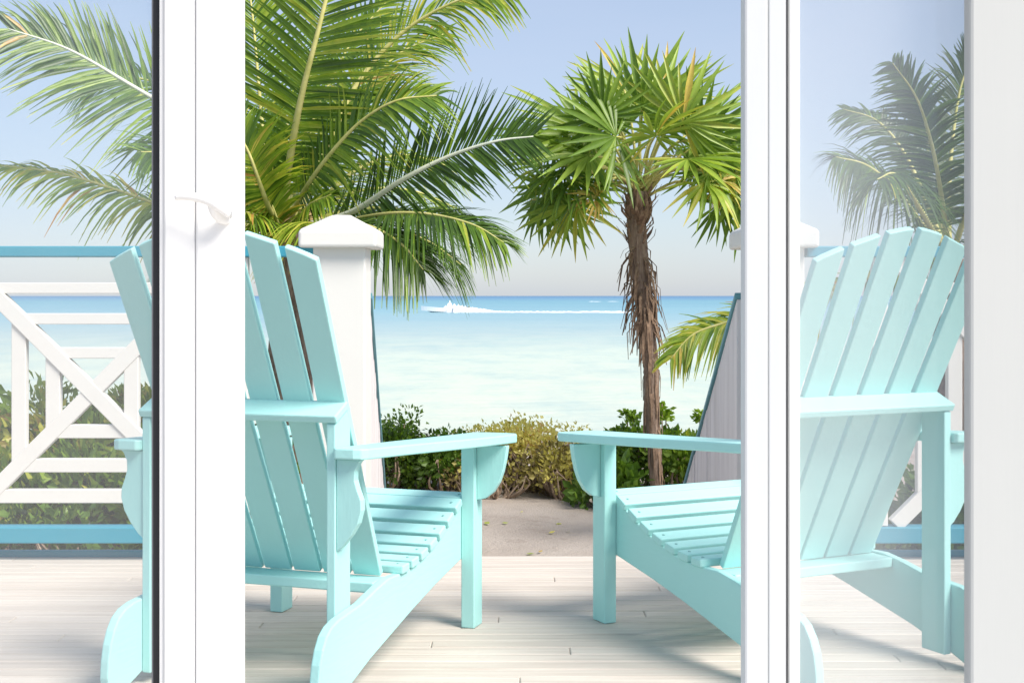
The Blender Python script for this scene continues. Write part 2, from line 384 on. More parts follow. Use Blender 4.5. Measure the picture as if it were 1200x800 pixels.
    q = [f0, f0 + rd * .078, f0 + rd * .078 + dn, f0 + dn]
    extr('back_rail', [(-B - .006, a.x, a.y) for a in q], [(B + .006, a.x, a.y) for a in q], M['aqua'], root, .004)
    box('lower_rail', -B + .001, B - .001, -.575, -.49, .222, .2505, M['aqua'], root, .004)
    return root
chair = make_chair()
chair.location = (-.44, 4.1051, 0); chair.rotation_euler = (0, 0, R(-18.494))
tag(chair, 'aqua painted wooden adirondack chair left of the opening, turned towards the right', 'chair', 'aqua chairs on the deck')
chair2 = copy_tree(chair)
chair2.location = (.5899, 4.2052, 0); chair2.rotation_euler = (0, 0, R(26.3135))
tag(chair2, 'aqua painted wooden adirondack chair on the right, its fanned back seen through the right glass', 'chair', 'aqua chairs on the deck')

# ------------------------------------------------------------------ sliding door sashes and jamb
DY = 1.60
def px(x, Y=DY): return (x - 600) / F * Y
ZT, ZB = 2.1, -.01
left = tag(empty('sliding_door', (px(235), DY, 0)), 'white framed sliding glass door with a lever handle and black seal on the left', 'door')
def at_local(o, root):
    o.parent = root; o.matrix_parent_inverse = Matrix.Translation(-Vector(root.location)); return o
def dbox(root, name, x0, x1, y0, y1, z0, z1, mat, bevel=.002):
    return at_local(box(name, x0, x1, y0, y1, z0, z1, mat, None, bevel), root)
dbox(left, 'stile', px(229), px(281), DY, DY + .034, ZB, ZT, M['upvc'], .003)
dbox(left, 'stile', px(191), px(228.3), DY + .003, DY + .045, ZB, ZT, M['upvc'], .003)
dbox(left, 'glazing_bead', px(184), px(190.4), DY + .009, DY + .04, ZB, ZT, M['upvc'], .002)
dbox(left, 'rubber_seal', px(175), px(183.6), DY + .016, DY + .034, ZB, ZT, M['rubber'], .001)
dbox(left, 'inner_seal', px(172), px(174.6), DY + .021, DY + .030, ZB, ZT, M['metal'], .0005)
dbox(left, 'stile', px(-590), px(-500), DY, DY + .045, ZB, ZT, M['upvc'], .003)
dbox(left, 'bottom_rail', px(-500) + .001, px(184) - .001, DY + .002, DY + .043, ZB, .09, M['upvc'], .003)
dbox(left, 'glass_pane', px(-500) - .004, px(176), DY + .023, DY + .027, .08, ZT, M['glass_l'], 0)
# lever handle: a slim flattened bar that dips and hooks
hp = [at(206, 231.5, DY - .020), at(216, 230.5, DY - .023), at(232, 232, DY - .026), at(246, 236, DY - .027), at(256, 241, DY - .026), at(266, 247, DY - .022), at(270.5, 249, DY - .018)]
hp = catmull(hp, 24); V = []; Fc = []
for i, p in enumerate(hp):
    s = i / 24; hh = .0035 + .0045 * min(1, s * 1.5) ; dd = .007 + .003 * s
    for k in range(10):
        q = 2 * math.pi * k / 10; V.append(p + Vector((0, math.cos(q) * dd, math.sin(q) * hh)))
for i in range(24):
    for k in range(10): k2 = (k + 1) % 10; Fc.append((i * 10 + k, i * 10 + k2, i * 10 + 10 + k2, i * 10 + 10 + k))
Fc += [tuple(range(10))[::-1], tuple(240 + k for k in range(10))]
hd = at_local(link('handle', mesh('handle', V, Fc, True), M['upvc']), left)
np2 = catmull([at(250, 239, DY - .024), at(252, 247, DY - .020), at(257, 254, DY - .012), at(264, 256.5, DY - .004), at(270, 254, DY + .004)], 14)
v, f = tube_geo(np2, [.0075 - .00008 * i for i in range(15)], 10)
nk = link('handle_neck', mesh('handle_neck', v, f, True), M['upvc']); nk.parent = hd
right = tag(empty('sliding_door', (px(905), DY, 0)), 'white framed sliding glass door with a painted reflection veil on the right', 'door')
dbox(right, 'stile', px(876), px(904), DY + .02, DY + .05, ZB, ZT, M['upvc_r'], .003)
dbox(right, 'stile', px(904.6), px(925.5), DY + .022, DY + .062, ZB, ZT, M['upvc_r'], .002)
dbox(right, 'groove', px(925.9), px(929.6), DY + .034, DY + .05, ZB, ZT, M['metal'], 0)
dbox(right, 'glazing_bead', px(930), px(943), DY + .024, DY + .058, ZB, ZT, M['upvc'], .003)
dbox(right, 'glass_pane', px(938), px(1640), DY + .038, DY + .042, .08, ZT, M['glass_r'], 0)
dbox(right, 'bottom_rail', px(943) + .001, px(1640), DY + .022, DY + .06, ZB, .09, M['upvc'], .003)
dbox(right, 'stile', px(1640) + .001, px(1730), DY + .02, DY + .062, ZB, ZT, M['upvc'], .003)
jy = 1.575
jr = tag(empty('door_jamb', (px(1180, jy), jy, 0)), 'cream painted door jamb at the right edge of the view', 'door jamb')
dbox(jr, 'jamb_face', px(1137, jy), px(1226, jy), jy, jy + .012, ZB, 2.15, M['jamb'], .004)
dbox(jr, 'jamb_back', px(1142, jy), px(1290, jy), jy + .013, jy + .04, ZB, 2.15, M['jamb'], .004)
tr_ = tag(empty('door_track', (0, DY, 0)), 'white sill track under the sliding doors', 'door track')
dbox(tr_, 'sill', -1.25, 1.22, DY - .09, DY + .12, -.05, -.012, M['upvc'], .004)

# ------------------------------------------------------------------ newel posts, railings
def newel(X, Y, label):
    r = tag(empty('newel_post', (X, Y, 0)), label, 'post', 'white newel posts')
    h = .0995
    box('shaft', -h, h, -h, h, -.5, 1.182, M['white_paint'], r, .006)
    e = .146; z0, z1, z2 = 1.178, 1.245, 1.305
    V = [(-e, -e, z0), (e, -e, z0), (e, e, z0), (-e, e, z0), (-e, -e, z1), (e, -e, z1), (e, e, z1), (-e, e, z1)]
    t_ = .035
    V += [(-t_, -t_, z2), (t_, -t_, z2), (t_, t_, z2), (-t_, t_, z2)]
    Fc = [(0, 3, 2, 1), (0, 1, 5, 4), (1, 2, 6, 5), (2, 3, 7, 6), (3, 0, 4, 7), (4, 5, 9, 8), (5, 6, 10, 9), (6, 7, 11, 10), (7, 4, 8, 11), (8, 9, 10, 11)]
    link('cap', mesh('cap', V, Fc), M['white_paint'], r, .012, 3)
    return r
NYP = 5.10
newel(px(397, 5.0), NYP, 'white square newel post with pyramid cap behind the left chair')
newel(px(912, 5.0), NYP, 'white square newel post with pyramid cap behind the right door frame')
newel(px(-187, 5.0), NYP, 'white square newel post at the far left end of the left railing')
newel(px(1494, 5.0), NYP, 'white square newel post at the far right end of the right railing')

RY = 5.02
def rz(y): return CAMZ + (HZ - y) / F * RY
def railing(cx, xa, xb, label):
    """cx: panel centre; xa..xb: clear span between posts (photo px at the railing's distance)"""
    r = tag(empty('railing', (px(cx, RY), RY, 0)), label, 'railing', 'blue and white lattice railings')
    X = lambda x: px(x, RY) - px(cx, RY)
    y0, y1 = .0, .045
    box('top_rail', X(xa), X(xb), -.02, .075, rz(301), rz(288.5), M['blue_paint'], r, .004)
    box('bottom_rail', X(xa), X(xb), -.01, .065, rz(636), rz(617), M['blue_paint'], r, .004)
    cy = 459.5; hw = 8.5
    # three nested squares cut by the two diagonals
    for k, half in enumerate((46, 86, 122)):
        yy0 = .004
        for sgn in (-1, 1):
            zc = cy + sgn * half * (1.0 if k else 1.0)
            hb = 6.5 if sgn < 0 else 8.0
            ex = half - 3
            box('lattice_rail', X(cx - ex), X(cx + ex), yy0, .04, rz(zc + hb), rz(zc - hb), M['white_paint'], r, .003)
            box('lattice_upright', X(cx + sgn * half - hw), X(cx + sgn * half + hw), yy0 + .001, .041, rz(cy + ex), rz(cy - ex), M['white_paint'], r, .003)
    D = 156
    beam('lattice_diagonal', (X(cx - D), rz(cy - D)), (X(cx + D), rz(cy + D)), .058, -.003, .036, M['white_paint'], r)
    beam('lattice_diagonal', (X(cx - D), rz(cy + D)), (X(cx + D), rz(cy - D)), .058, .0, .0385, M['white_paint'], r)
    for sgn in (-1, 1):
        xx = cx + sgn * 174
        box('frame_upright', X(xx - 9), X(xx + 9), .002, .043, rz(616.5), rz(301.5), M['white_paint'], r, .003)
    return r
railing(107, -155, 368, 'blue and white lattice railing with crossed diagonals, left of the deck')
railing(1206, 945, 1462, 'blue and white lattice railing behind the right chair')

# ------------------------------------------------------------------ stair side panels, steps
def wing(a, b, label):
    A_, B_ = Vector(a), Vector(b)     # (x, y) ground points
    d = (B_ - A_); L = d.length; d.normalize()
    r = tag(empty('stair_side_panel', (A_.x, A_.y, 0), math.atan2(d.y, d.x)), label, 'stair panel', 'stair side panels')
    topz = lambda s: .985 - .614 * s
    n = int(L / .098)
    for i in range(n):
        s0, s1 = i * L / n + .002, (i + 1) * L / n - .002
        q = [(s0, -.52), (s1, -.52), (s1, topz(s1)), (s0, topz(s0))]
        jit = rnd.uniform(-.002, .002)
        extr('board', [(s, -.018 + jit, z) for s, z in q], [(s, .018 + jit, z) for s, z in q], M['greyboard'], r, .002)
    q = [(0, topz(0) + .002), (L + .02, topz(L + .02) + .002), (L + .02, topz(L + .02) + .026), (0, topz(0) + .026)]
    extr('cap_rail', [(s, -.028, z) for s, z in q], [(s, .028, z) for s, z in q], M['teal_cap'], r, .003)
    return r
wing((.90, 5.21), (.90, 7.25), 'grey boarded stair side panel with teal sloping cap behind the right chair')
wing((-.575, 5.21), (-.70, 7.25), 'grey boarded stair side panel sloping down beside the left newel post')
st = tag(empty('beach_steps', (.15, 5.3, -.5)), 'wooden steps leading from the deck down to the sand', 'steps')
for i, zz in enumerate((-.17, -.34)):
    at_local(box('tread', -.53, .86, 5.15 + i * .28, 5.43 + i * .28, zz - .03, zz, M['deck']), st)
for X in (-.5, .15, .83):
    at_local(extr('step_stringer', [(X - .02, 5.14, -.03), (X - .02, 5.72, -.375), (X - .02, 5.72, -.5), (X - .02, 5.14, -.5)], [(X + .02, 5.14, -.23), (X + .02, 5.72, -.375), (X + .02, 5.72, -.5), (X + .02, 5.14, -.5)], M['greyboard']), st)

# ------------------------------------------------------------------ palms
def set_tint(me, tints):
    a = me.attributes.new('tint', 'FLOAT', 'POINT'); a.data.foreach_set('value', tints)
DOWN = Vector((0, 0, -1))
def ribbon(V, Fc, T, p, d, nrm, L, W, droop, tint, seg=4, fold=.35, curl=0):
    """a folded, tapering, drooping leaflet"""
    base = len(V); side = d.cross(nrm).normalized()
    for i in range(seg + 1):
        s = i / seg
        c = p + d * (L * s) + DOWN * (droop * L * s * s) + nrm * (curl * L * s * s)
        wd = W * (min(1, .45 + s * 2.2) if s < .3 else 1) * max(0, 1 - max(0, s - .25) / .75) ** .7
        wd = max(wd, .0012)
        V.append(c - side * wd); V.append(c - nrm * wd * fold); V.append(c + side * wd)
        tt = tint + (.12 * max(0, s - .75) / .25)
        T.extend((tt, tt, tt))
    for i in range(seg):
        a = base + i * 3; b = a + 3
        Fc.append((a, a + 1, b + 1, b)); Fc.append((a + 1, a + 2, b + 2, b + 1))
def make_frond(root, pts, U, leaf=.5, n=62, droop=.35, tint=.4, spread=.1, r0=.02, rib='rib', wid=.0105, t0=.13, fwd=(.35, .95), seed=0, miss=.03):
    rr = random.Random(seed * 77 + 5); C = catmull(pts, 40); V, Fc, T = [], [], []
    U = Vector(U).normalized(); n = int(n * 1.35)
    for i in range(n):
        t = t0 + (1 - t0) * (i + .5) / n
        k = min(int(t * 40), 39); u = t * 40 - k; p = C[k].lerp(C[k + 1], u)
        tg = (C[k + 1] - C[k]).normalized(); sd = tg.cross(U).normalized(); nn = sd.cross(tg).normalized()
        prof = (.55 + .45 * min(1, (t - t0) / .22)) * (1 - .62 * max(0, (t - .55) / .45) ** 1.5)
        for s in (-1, 1):
            if rr.random() < miss: continue
            a = fwd[0] + (fwd[1] - fwd[0]) * t + rr.uniform(-.09, .09)
            d = (sd * s * math.cos(a) + tg * math.sin(a) + nn * (spread + rr.uniform(-.12, .12))).normalized()
            ln = leaf * prof * rr.uniform(.86, 1.1)
            ribbon(V, Fc, T, p, d, nn, ln, wid * rr.uniform(.75, 1.2), droop * rr.uniform(.5, 1.5), max(0, min(.98, tint + rr.gauss(0, .15))), curl=rr.uniform(-.06, .06))
    me = mesh('frond', V, Fc, True); set_tint(me, T)
    fo = link('frond', me, M['frond'], None); at_local(fo, root)
    v, f = tube_geo(C, [r0 * (1 - .86 * i / 40) for i in range(41)], 7)
    mr = link('midrib', mesh('midrib', v, f, True), M[rib]); mr.parent = fo
    return fo
def trunk(root, pts, r0, r1, name='trunk', mat='bark', rings=60, seg=14, rough=.05):
    C = catmull(pts, rings); V = []; Fc = []; rr = random.Random(3)
    for i, p in enumerate(C):
        s = i / rings; rad = (r0 + (r1 - r0) * s) * (1 + .05 * (i % 2) + rr.uniform(-.03, .03)) * (1 + .5 * max(0, .08 - s) / .08)
        for k in range(seg):
            q = 2 * math.pi * k / seg; V.append(p + Vector((math.cos(q), math.sin(q), 0)) * rad * (1 + rr.uniform(-rough, rough)))
    for i in range(rings):
        for k in range(seg): k2 = (k + 1) % seg; Fc.append((i * seg + k, i * seg + k2, (i + 1) * seg + k2, (i + 1) * seg + k))
    Fc.append(tuple(rings * seg + k for k in range(seg)))
    return at_local(link(name, mesh(name, V, Fc, True), M[mat]), root)

# --- coconut palm behind the left chair
Y0 = 7.6
base = at(338, 262, Y0)
cp = tag(empty('coconut_palm', (base.x, Y0, -.5)), 'large low coconut palm with long arching fronds behind the left railing', 'palm tree')
trunk(cp, [(base.x - .05, Y0 + .05, -.6), (base.x, Y0 + .02, .2), (base.x + .02, Y0, .9), (base.x, Y0, base.z - .02)], .15, .11)
def fr(px_list, U, **kw):
    return [at(x, y, Y) for x, y, Y in px_list], U, kw
CAMU = (0, -1, .25)
fl = [
 ([(330, 268, 7.6), (338, 200, 7.45), (352, 120, 7.3), (372, 40, 7.2), (396, -50, 7.2), (430, -140, 7.3)], (-.15, -1, .15), dict(leaf=.56, n=84, droop=.10, tint=.44, r0=.030, fwd=(.15, .75), wid=.0115)),
 ([(342, 266, 7.6), (376, 190, 7.7), (415, 105, 7.8), (470, 40, 7.8), (540, 0, 7.7), (600, -8, 7.6)], (-.5, -.7, .6), dict(leaf=.50, n=70, droop=.40, tint=.58, r0=.026)),
 ([(344, 268, 7.6), (410, 250, 7.45), (470, 212, 7.3), (525, 184, 7.2), (580, 166, 7.1), (625, 160, 7.05)], (-.35, -1, .55), dict(leaf=.46, n=62, droop=.06, tint=.14, r0=.025, rib='rib_pale', fwd=(.35, .75), wid=.0095)),
 ([(344, 272, 7.6), (410, 258, 7.4), (460, 250, 7.2), (510, 252, 7.05), (556, 264, 6.95), (590, 284, 6.9)], (0, -.6, 1), dict(leaf=.34, n=84, droop=.5, tint=.28, r0=.016, wid=.009)),
 ([(344, 274, 7.6), (400, 268, 7.9), (450, 268, 8.2), (500, 282, 8.4), (540, 310, 8.5)], (0, -.5, 1), dict(leaf=.40, n=70, droop=.6, tint=.22, wid=.009)),
 ([(344, 274, 7.6), (392, 262, 7.3), (434, 266, 7.1), (470, 286, 7.0), (496, 316, 6.95)], (0, -.6, 1), dict(leaf=.34, n=64, droop=.6, tint=.2, wid=.009)),
 ([(344, 270, 7.6), (395, 250, 8.0), (448, 244, 8.4), (500, 254, 8.7), (548, 280, 8.9)], (0, -.6, 1), dict(leaf=.40, n=66, droop=.55, tint=.26, wid=.009)),
 ([(332, 282, 7.55), (318, 268, 7.3), (300, 252, 7.1), (276, 246, 6.95)], (.1, -.6, 1), dict(leaf=.26, n=40, droop=.5, tint=.5, r0=.012)),
 ([(336, 284, 7.55), (346, 262, 7.3), (362, 240, 7.15), (388, 228, 7.05)], (-.2, -.7, 1), dict(leaf=.28, n=40, droop=.5, tint=.52, r0=.012)),
 ([(330, 286, 7.5), (326, 262, 7.3), (314, 232, 7.2), (296, 214, 7.15)], (.2, -1, .4), dict(leaf=.28, n=40, droop=.35, tint=.56, r0=.012)),
 ([(330, 262, 7.6), (292, 205, 7.4), (225, 145, 7.2), (150, 98, 7.0), (80, 58, 6.9), (10, 34, 6.8)], (.3, -1, .5), dict(leaf=.54, n=72, droop=.25, tint=.36, r0=.022, rib='rib_pale')),
 ([(328, 270, 7.6), (270, 262, 7.5), (200, 245, 7.4), (140, 224, 7.3), (70, 203, 7.2), (0, 194, 7.1)], (.1, -.6, 1), dict(leaf=.36, n=62, droop=.55, tint=.60, r0=.018)),
 ([(328, 264, 7.6), (312, 190, 7.8), (304, 110, 8.0), (296, 20, 8.1), (284, -70, 8.1)], (.1, -1, .2), dict(leaf=.55, n=64, droop=.15, tint=.40)),
 ([(336, 264, 7.6), (366, 210, 8.0), (400, 150, 8.3), (432, 100, 8.5), (470, 62, 8.6), (520, 40, 8.6)], (-.5, -.8, .6), dict(leaf=.50, n=60, droop=.3, tint=.50)),
 ([(340, 266, 7.6), (385, 226, 8.0), (425, 195, 8.3), (475, 182, 8.5), (530, 196, 8.6)], (-.2, -.6, 1), dict(leaf=.46, n=56, droop=.5, tint=.54)),
 ([(326, 270, 7.6), (300, 240, 7.3), (262, 200, 7.1), (215, 180, 6.9), (165, 178, 6.7)], (.2, -.7, .8), dict(leaf=.46, n=54, droop=.4, tint=.42)),
 ([(324, 272, 7.6), (306, 262, 7.9), (270, 262, 8.2), (230, 276, 8.4), (195, 305, 8.5)], (.1, -.3, 1), dict(leaf=.42, n=46, droop=.7, tint=.45)),
 ([(336, 270, 7.6), (348, 268, 7.2), (368, 262, 6.9), (396, 262, 6.6)], (0, .1, 1), dict(leaf=.34, n=36, droop=.7, tint=.64)),
 ([(330, 266, 7.6), (320, 225, 8.2), (330, 170, 8.8), (350, 110, 9.2), (380, 70, 9.5)], (0, -.9, .4), dict(leaf=.56, n=56, droop=.3, tint=.34)),
 ([(326, 276, 7.6), (300, 250, 8.0), (255, 170, 8.3), (205, 110, 8.6), (150, 90, 8.7), (100, 100, 8.7)], (.2, -.7, .8), dict(leaf=.5, n=56, droop=.45, tint=.30)),
 ([(334, 268, 7.6), (356, 225, 7.35), (388, 180, 7.2), (424, 142, 7.1), (465, 118, 7.0), (512, 112, 7.0)], (-.4, -.9, .5), dict(leaf=.42, n=58, droop=.35, tint=.42)),
 ([(330, 270, 7.6), (316, 246, 7.2), (304, 214, 7.0), (290, 176, 6.9), (270, 140, 6.9)], (.2, -1, .3), dict(leaf=.40, n=50, droop=.3, tint=.55)),
 ([(340, 270, 7.6), (380, 240, 8.4), (430, 222, 8.9), (485, 224, 9.2), (535, 244, 9.4)], (-.1, -.6, 1), dict(leaf=.48, n=54, droop=.6, tint=.40)),
 ([(336, 266, 7.6), (352, 190, 8.4), (376, 120, 8.8), (412, 50, 9.0), (455, 0, 9.1)], (-.3, -.9, .3), dict(leaf=.55, n=60, droop=.25, tint=.44)),
]
for i, (pp, U, kw) in enumerate(fl):
    make_frond(cp, [at(*q) for q in pp], U, seed=i, **kw)
# fibrous leaf bases round the bud
for i in range(9):
    a = i * 2.4; d = Vector((math.cos(a), math.sin(a), 0))
    c = catmull([base + Vector((0, 0, -.16)) + d * .08, base + Vector((0, 0, -.05)) + d * .12, base + Vector((0, 0, .08)) + d * .11], 6)
    v, f = tube_geo(c, [.05, .05, .045, .04, .034, .028, .02], 6)
    at_local(link('leaf_base', mesh('leaf_base', v, f, True), M['husk']), cp)

# --- coconut palm behind the right glass
rb_ = at(1112, 300, 8.0)
rp = tag(empty('coconut_palm', (rb_.x, 8.0, -.5)), 'coconut palm with drooping fronds seen through the right glass', 'palm tree')
trunk(rp, [(rb_.x + .1, 8.05, -.6), (rb_.x + .06, 8.0, .3), (rb_.x, 8.0, rb_.z - .02)], .15, .11)
rl = [  # low leaf tint paints in the greying caused by reflections in the pane
 ([(1112, 300, 8), (1104, 235, 7.9), (1092, 170, 7.8), (1074, 115, 7.7), (1046, 74, 7.6)], (-.4, -.9, .3), dict(leaf=0.34, n=56, droop=.35, tint=.12)),
 ([(1108, 300, 8), (1080, 262, 7.8), (1050, 222, 7.6), (1016, 194, 7.5), (980, 184, 7.4)], (-.1, -.7, .8), dict(leaf=0.44, n=56, droop=.75, tint=.12)),
 ([(1110, 298, 8), (1085, 235, 8.2), (1060, 180, 8.4), (1028, 142, 8.5), (988, 128, 8.6)], (-.2, -.8, .7), dict(leaf=0.30, n=52, droop=.5, tint=.12)),
 ([(1112, 296, 8), (1112, 220, 8.3), (1118, 150, 8.5), (1128, 95, 8.6), (1150, 50, 8.6)], (.1, -1, .3), dict(leaf=0.39, n=54, droop=.35, tint=.12)),
 ([(1116, 298, 8), (1140, 230, 7.8), (1170, 170, 7.6), (1215, 130, 7.5), (1270, 120, 7.4)], (.3, -.8, .7), dict(leaf=0.39, n=52, droop=.5, tint=.12)),
 ([(1118, 300, 8), (1160, 270, 8.2), (1210, 255, 8.4), (1265, 270, 8.5)], (.2, -.5, 1), dict(leaf=0.35, n=46, droop=.6, tint=.12)),
 ([(1108, 304, 8), (1040, 318, 8.0), (965, 342, 8.05), (905, 362, 8.05), (850, 378, 8.0), (812, 392, 7.95), (786, 420, 7.9)], (.1, -.75, .9), dict(leaf=.30, n=74, droop=.45, tint=.60)),
 ([(1110, 300, 8), (1075, 240, 7.4), (1050, 205, 7.0), (1028, 210, 6.7)], (-.1, -.3, 1), dict(leaf=0.34, n=44, droop=.7, tint=.12)),
 ([(1110, 300, 8), (1090, 215, 8.6), (1085, 150, 9.0), (1065, 110, 9.3)], (-.1, -.9, .4), dict(leaf=0.35, n=50, droop=.35, tint=.12)),
]
for i, (pp, U, kw) in enumerate(rl):
    make_frond(rp, [at(*q) for q in pp], U, seed=40 + i, **kw)

# --- fan palm by the beach
FY = 10.0
fp = tag(empty('fan_palm', (at(770, 580, FY).x, FY, -.5)), 'fan leaved thatch palm with shaggy brown trunk in front of the sea', 'palm tree')
ft = [(772, 604, FY), (768, 540, FY), (764, 480, FY), (763, 430, FY), (757, 380, FY), (751, 320, FY), (746, 265, FY), (748, 225, FY)]
trunk(fp, [at(*q) for q in ft],   .047, .076, rings=90, rough=.045)
crown = at(750, 214, FY)
rr = random.Random(11)
# shaggy dead fibres hanging round the upper trunk
tc = catmull([at(*q) for q in ft], 100)
for i in range(230):
    s = rr.choice((rr.uniform(.54, .78), rr.uniform(.56, .99), rr.uniform(.05, .99)))
    p = tc[int(s * 100)]; a = rr.uniform(0, 6.283); d = Vector((math.cos(a), math.sin(a), 0))
    L = rr.uniform(.10, .30) if s < .78 else rr.uniform(.05, .14)
    up = s > .8
    tight = s < .54
    q0 = p + d * (.047 + .029 * s - .002); q1 = q0 + d * (rr.uniform(.003, .012) if tight else rr.uniform(.02, .08)) + Vector((0, 0, .06 if up else -L * .3)); q2 = q1 + d * (rr.uniform(-.006, .004) if tight else rr.uniform(-.01, .06)) + Vector((0, 0, .05 if up else -L * .7))
    sd = d.cross(Vector((0, 0, 1))); wv = rr.uniform(.006, .018)
    V = [q0 - sd * wv, q0 + sd * wv, q1 - sd * wv * .8, q1 + sd * wv * .8, q2 - sd * wv * .2, q2 + sd * wv * .2]
    V += [x + d * .003 for x in V]
    me = mesh('fibre', V, [(0, 1, 3, 2), (2, 3, 5, 4), (7, 6, 8, 9), (9, 8, 10, 11), (0, 2, 8, 6), (2, 4, 10, 8), (1, 7, 9, 3), (3, 9, 11, 5), (4, 5, 11, 10), (0, 6, 7, 1)])
    at_local(link('fibre', me, M['fibre']), fp)
def fan_mesh(seed, rad=.50, n=34, fold=.75, droop=.2, tint=.4, arc=285):
    r_ = random.Random(seed); V, Fc, T = [], [], []
    for i in range(n):
        a = R(-arc / 2 + arc * (i + .5) / n) + r_.uniform(-.02, .02)
        d = Vector((math.sin(a), math.cos(a), 0)); L = rad * (1 - .26 * (abs(a) / R(arc / 2)) ** 2) * r_.uniform(.78, 1.10)
        if r_.random() < .05: continue
        half = R(arc / n) * .5; b = len(V); nseg = 6
        lift = r_.uniform(-.09, .09); td = max(0, min(.97, tint + r_.gauss(0, .09)))
        sd = Vector((d.y, -d.x, 0))
        for k in range(nseg + 1):
            s = k / nseg; rr_ = L * s
            wfull = rr_ * math.tan(half) * 1.02
            wd = wfull if s < .42 else max(.001, (L * .43 * math.tan(half)) * max(0, 1 - (s - .42) / .58) ** .8 * 1.1)
            z = -droop * L * max(0, s - .3) ** 1.6 + lift * s + .10 * L * math.cos(a) * s * (1 - s)
            c = d * rr_ + Vector((0, 0, z))
            V += [c - sd * wd + Vector((0, 0, .10 * wd)), c + Vector((0, 0, -wd * fold)), c + sd * wd + Vector((0, 0, .10 * wd))]
            tt = td + .10 * max(0, s - .7) / .3; T += [tt] * 3
        for k in range(nseg):
            q = b + k * 3; Fc += [(q, q + 1, q + 4, q + 3), (q + 1, q + 2, q + 5, q + 4)]
    me = mesh('fan_leaf', V, Fc, True); set_tint(me, T); me.materials.append(M['fan']); return me
green = [fan_mesh(100 + i, .62, 23, droop=(.10, .2, .14, .32)[i], tint=.34 + .08 * i) for i in range(4)]
old = [fan_mesh(200 + i, .56, 22, droop=.5, tint=(.22, .34, .62, .86)[i]) for i in range(4)]
# leaf hubs: photo position of the hub, depth, direction the blade points (image plane + depth), kind
leaves = []
hubs = [(706, 138, 9.60, (-.25, -.15, .9), 2), (800, 143, 9.55, (.35, -.1, .9), 2), (752, 128, 9.75, (.05, -.1, 1), 2), (733, 110, 10.1, (-.25, .1, 1), 0), (778, 112, 10.1, (.3, .1, 1), 0),
        (690, 160, 9.8, (-.95, -.2, .35), 2), (818, 165, 9.75, (.95, -.2, .2), 2), (722, 160, 9.5, (-.6, -.5, .05), 2), (768, 160, 9.5, (.2, -.6, .5), 0),
        (676, 148, 10.2, (-.8, .3, .6), 0), (826, 145, 10.2, (.8, .3, .6), 0), (832, 182, 9.9, (1, -.1, -.05), 0), (806, 186, 9.6, (.7, -.5, -.2), 0), (690, 182, 9.65, (-.85, -.4, -.1), 0),
        (750, 135, 10.3, (0, .6, .9), 0), (712, 122, 9.95, (-.6, 0, .85), 0), (795, 120, 9.95, (.55, 0, .8), 0), (842, 165, 10.1, (.9, .2, .3), 0), (662, 168, 10.0, (-.95, 0, .2), 0),
        (662, 195, 9.9, (-1, -.1, -.3), 1), (672, 212, 9.7, (-.8, -.3, -.6), 1), (648, 222, 10.0, (-.7, .1, -.8), 1), (690, 226, 9.65, (-.75, -.4, -.55), 1), (636, 196, 10.1, (-1, .1, -.4), 1),
        (655, 205, 9.8, (-.9, -.2, -.45), 1), (676, 240, 9.9, (-.6, -.1, -.75), 1), (640, 235, 10.15, (-.55, .2, -.85), 1),
        (830, 203, 9.75, (.8, -.2, -.5), 1), (848, 198, 10.0, (.9, .2, -.35), 1), (842, 240, 9.9, (.3, -.2, -.95), 3), (846, 212, 9.7, (.85, -.3, -.35), 4), (826, 214, 9.65, (.8, -.4, -.6), 5), (862, 205, 9.75, (.9, -.2, -.5), 5), (696, 205, 10.3, (-.7, .5, -.2), 1), (812, 203, 10.3, (.7, .5, -.25), 1), (662, 242, 10.2, (-.5, .3, -.9), 1),
        (860, 222, 9.8, (.8, -.1, -.7), 1), (715, 182, 10.2, (-.8, .3, .05), 0), (790, 182, 10.2, (.8, .3, .05), 0), (700, 232, 9.5, (-.95, -.2, -.1), 4)]
for i, (hx, hy, Y, d, kind) in enumerate(hubs):
    h = at(hx, hy, Y); d = Vector(d).normalized()
    upv = Vector((rr.uniform(-.3, .3), -.5, 1)) if kind == 0 else Vector((rr.uniform(-.25, .25), -1, .3)) if kind in (2, 3) else Vector((d.x * .6, -.6, .5))
    zz = (upv - d * upv.dot(d)).normalized(); xx = d.cross(zz).normalized()
    me = rr.choice(green) if kind in (0, 2) else old[0] if kind == 3 else old[3] if kind == 4 else old[2] if kind == 5 else rr.choice(old)
    o = link('fan_leaf', me, None); o.parent = fp
    s = rr.uniform(.60, .98) * (1 if kind in (0, 2) else .85 if kind == 3 else .62 if kind == 4 else .9)
    mw = Matrix((( xx.x, d.x, zz.x, h.x), (xx.y, d.y, zz.y, h.y), (xx.z, d.z, zz.z, h.z), (0, 0, 0, 1))) @ Matrix.Scale(s, 4) @ Matrix.Rotation(rr.uniform(-.5, .5), 4, 'Y')
    if kind == 2: mw = mw @ Matrix.Scale(1.12, 4)
    o.matrix_parent_inverse = Matrix.Translation(-Vector(fp.location)); o.matrix_basis = mw
    mid = crown.lerp(h, .55) + Vector((0, 0, .05 if kind == 0 else .10))
    c = catmull([crown + Vector((rr.uniform(-.04, .04), rr.uniform(-.04, .04), rr.uniform(-.12, .02))), mid, h + d * .03], 10)
    v, f = tube_geo(c, [.013 - .0007 * k for k in range(11)], 6)
    inv = mw.inverted()
    pt_ = link('petiole', mesh('petiole', [inv @ q for q in v], f, True), M['rib']); pt_.parent = o
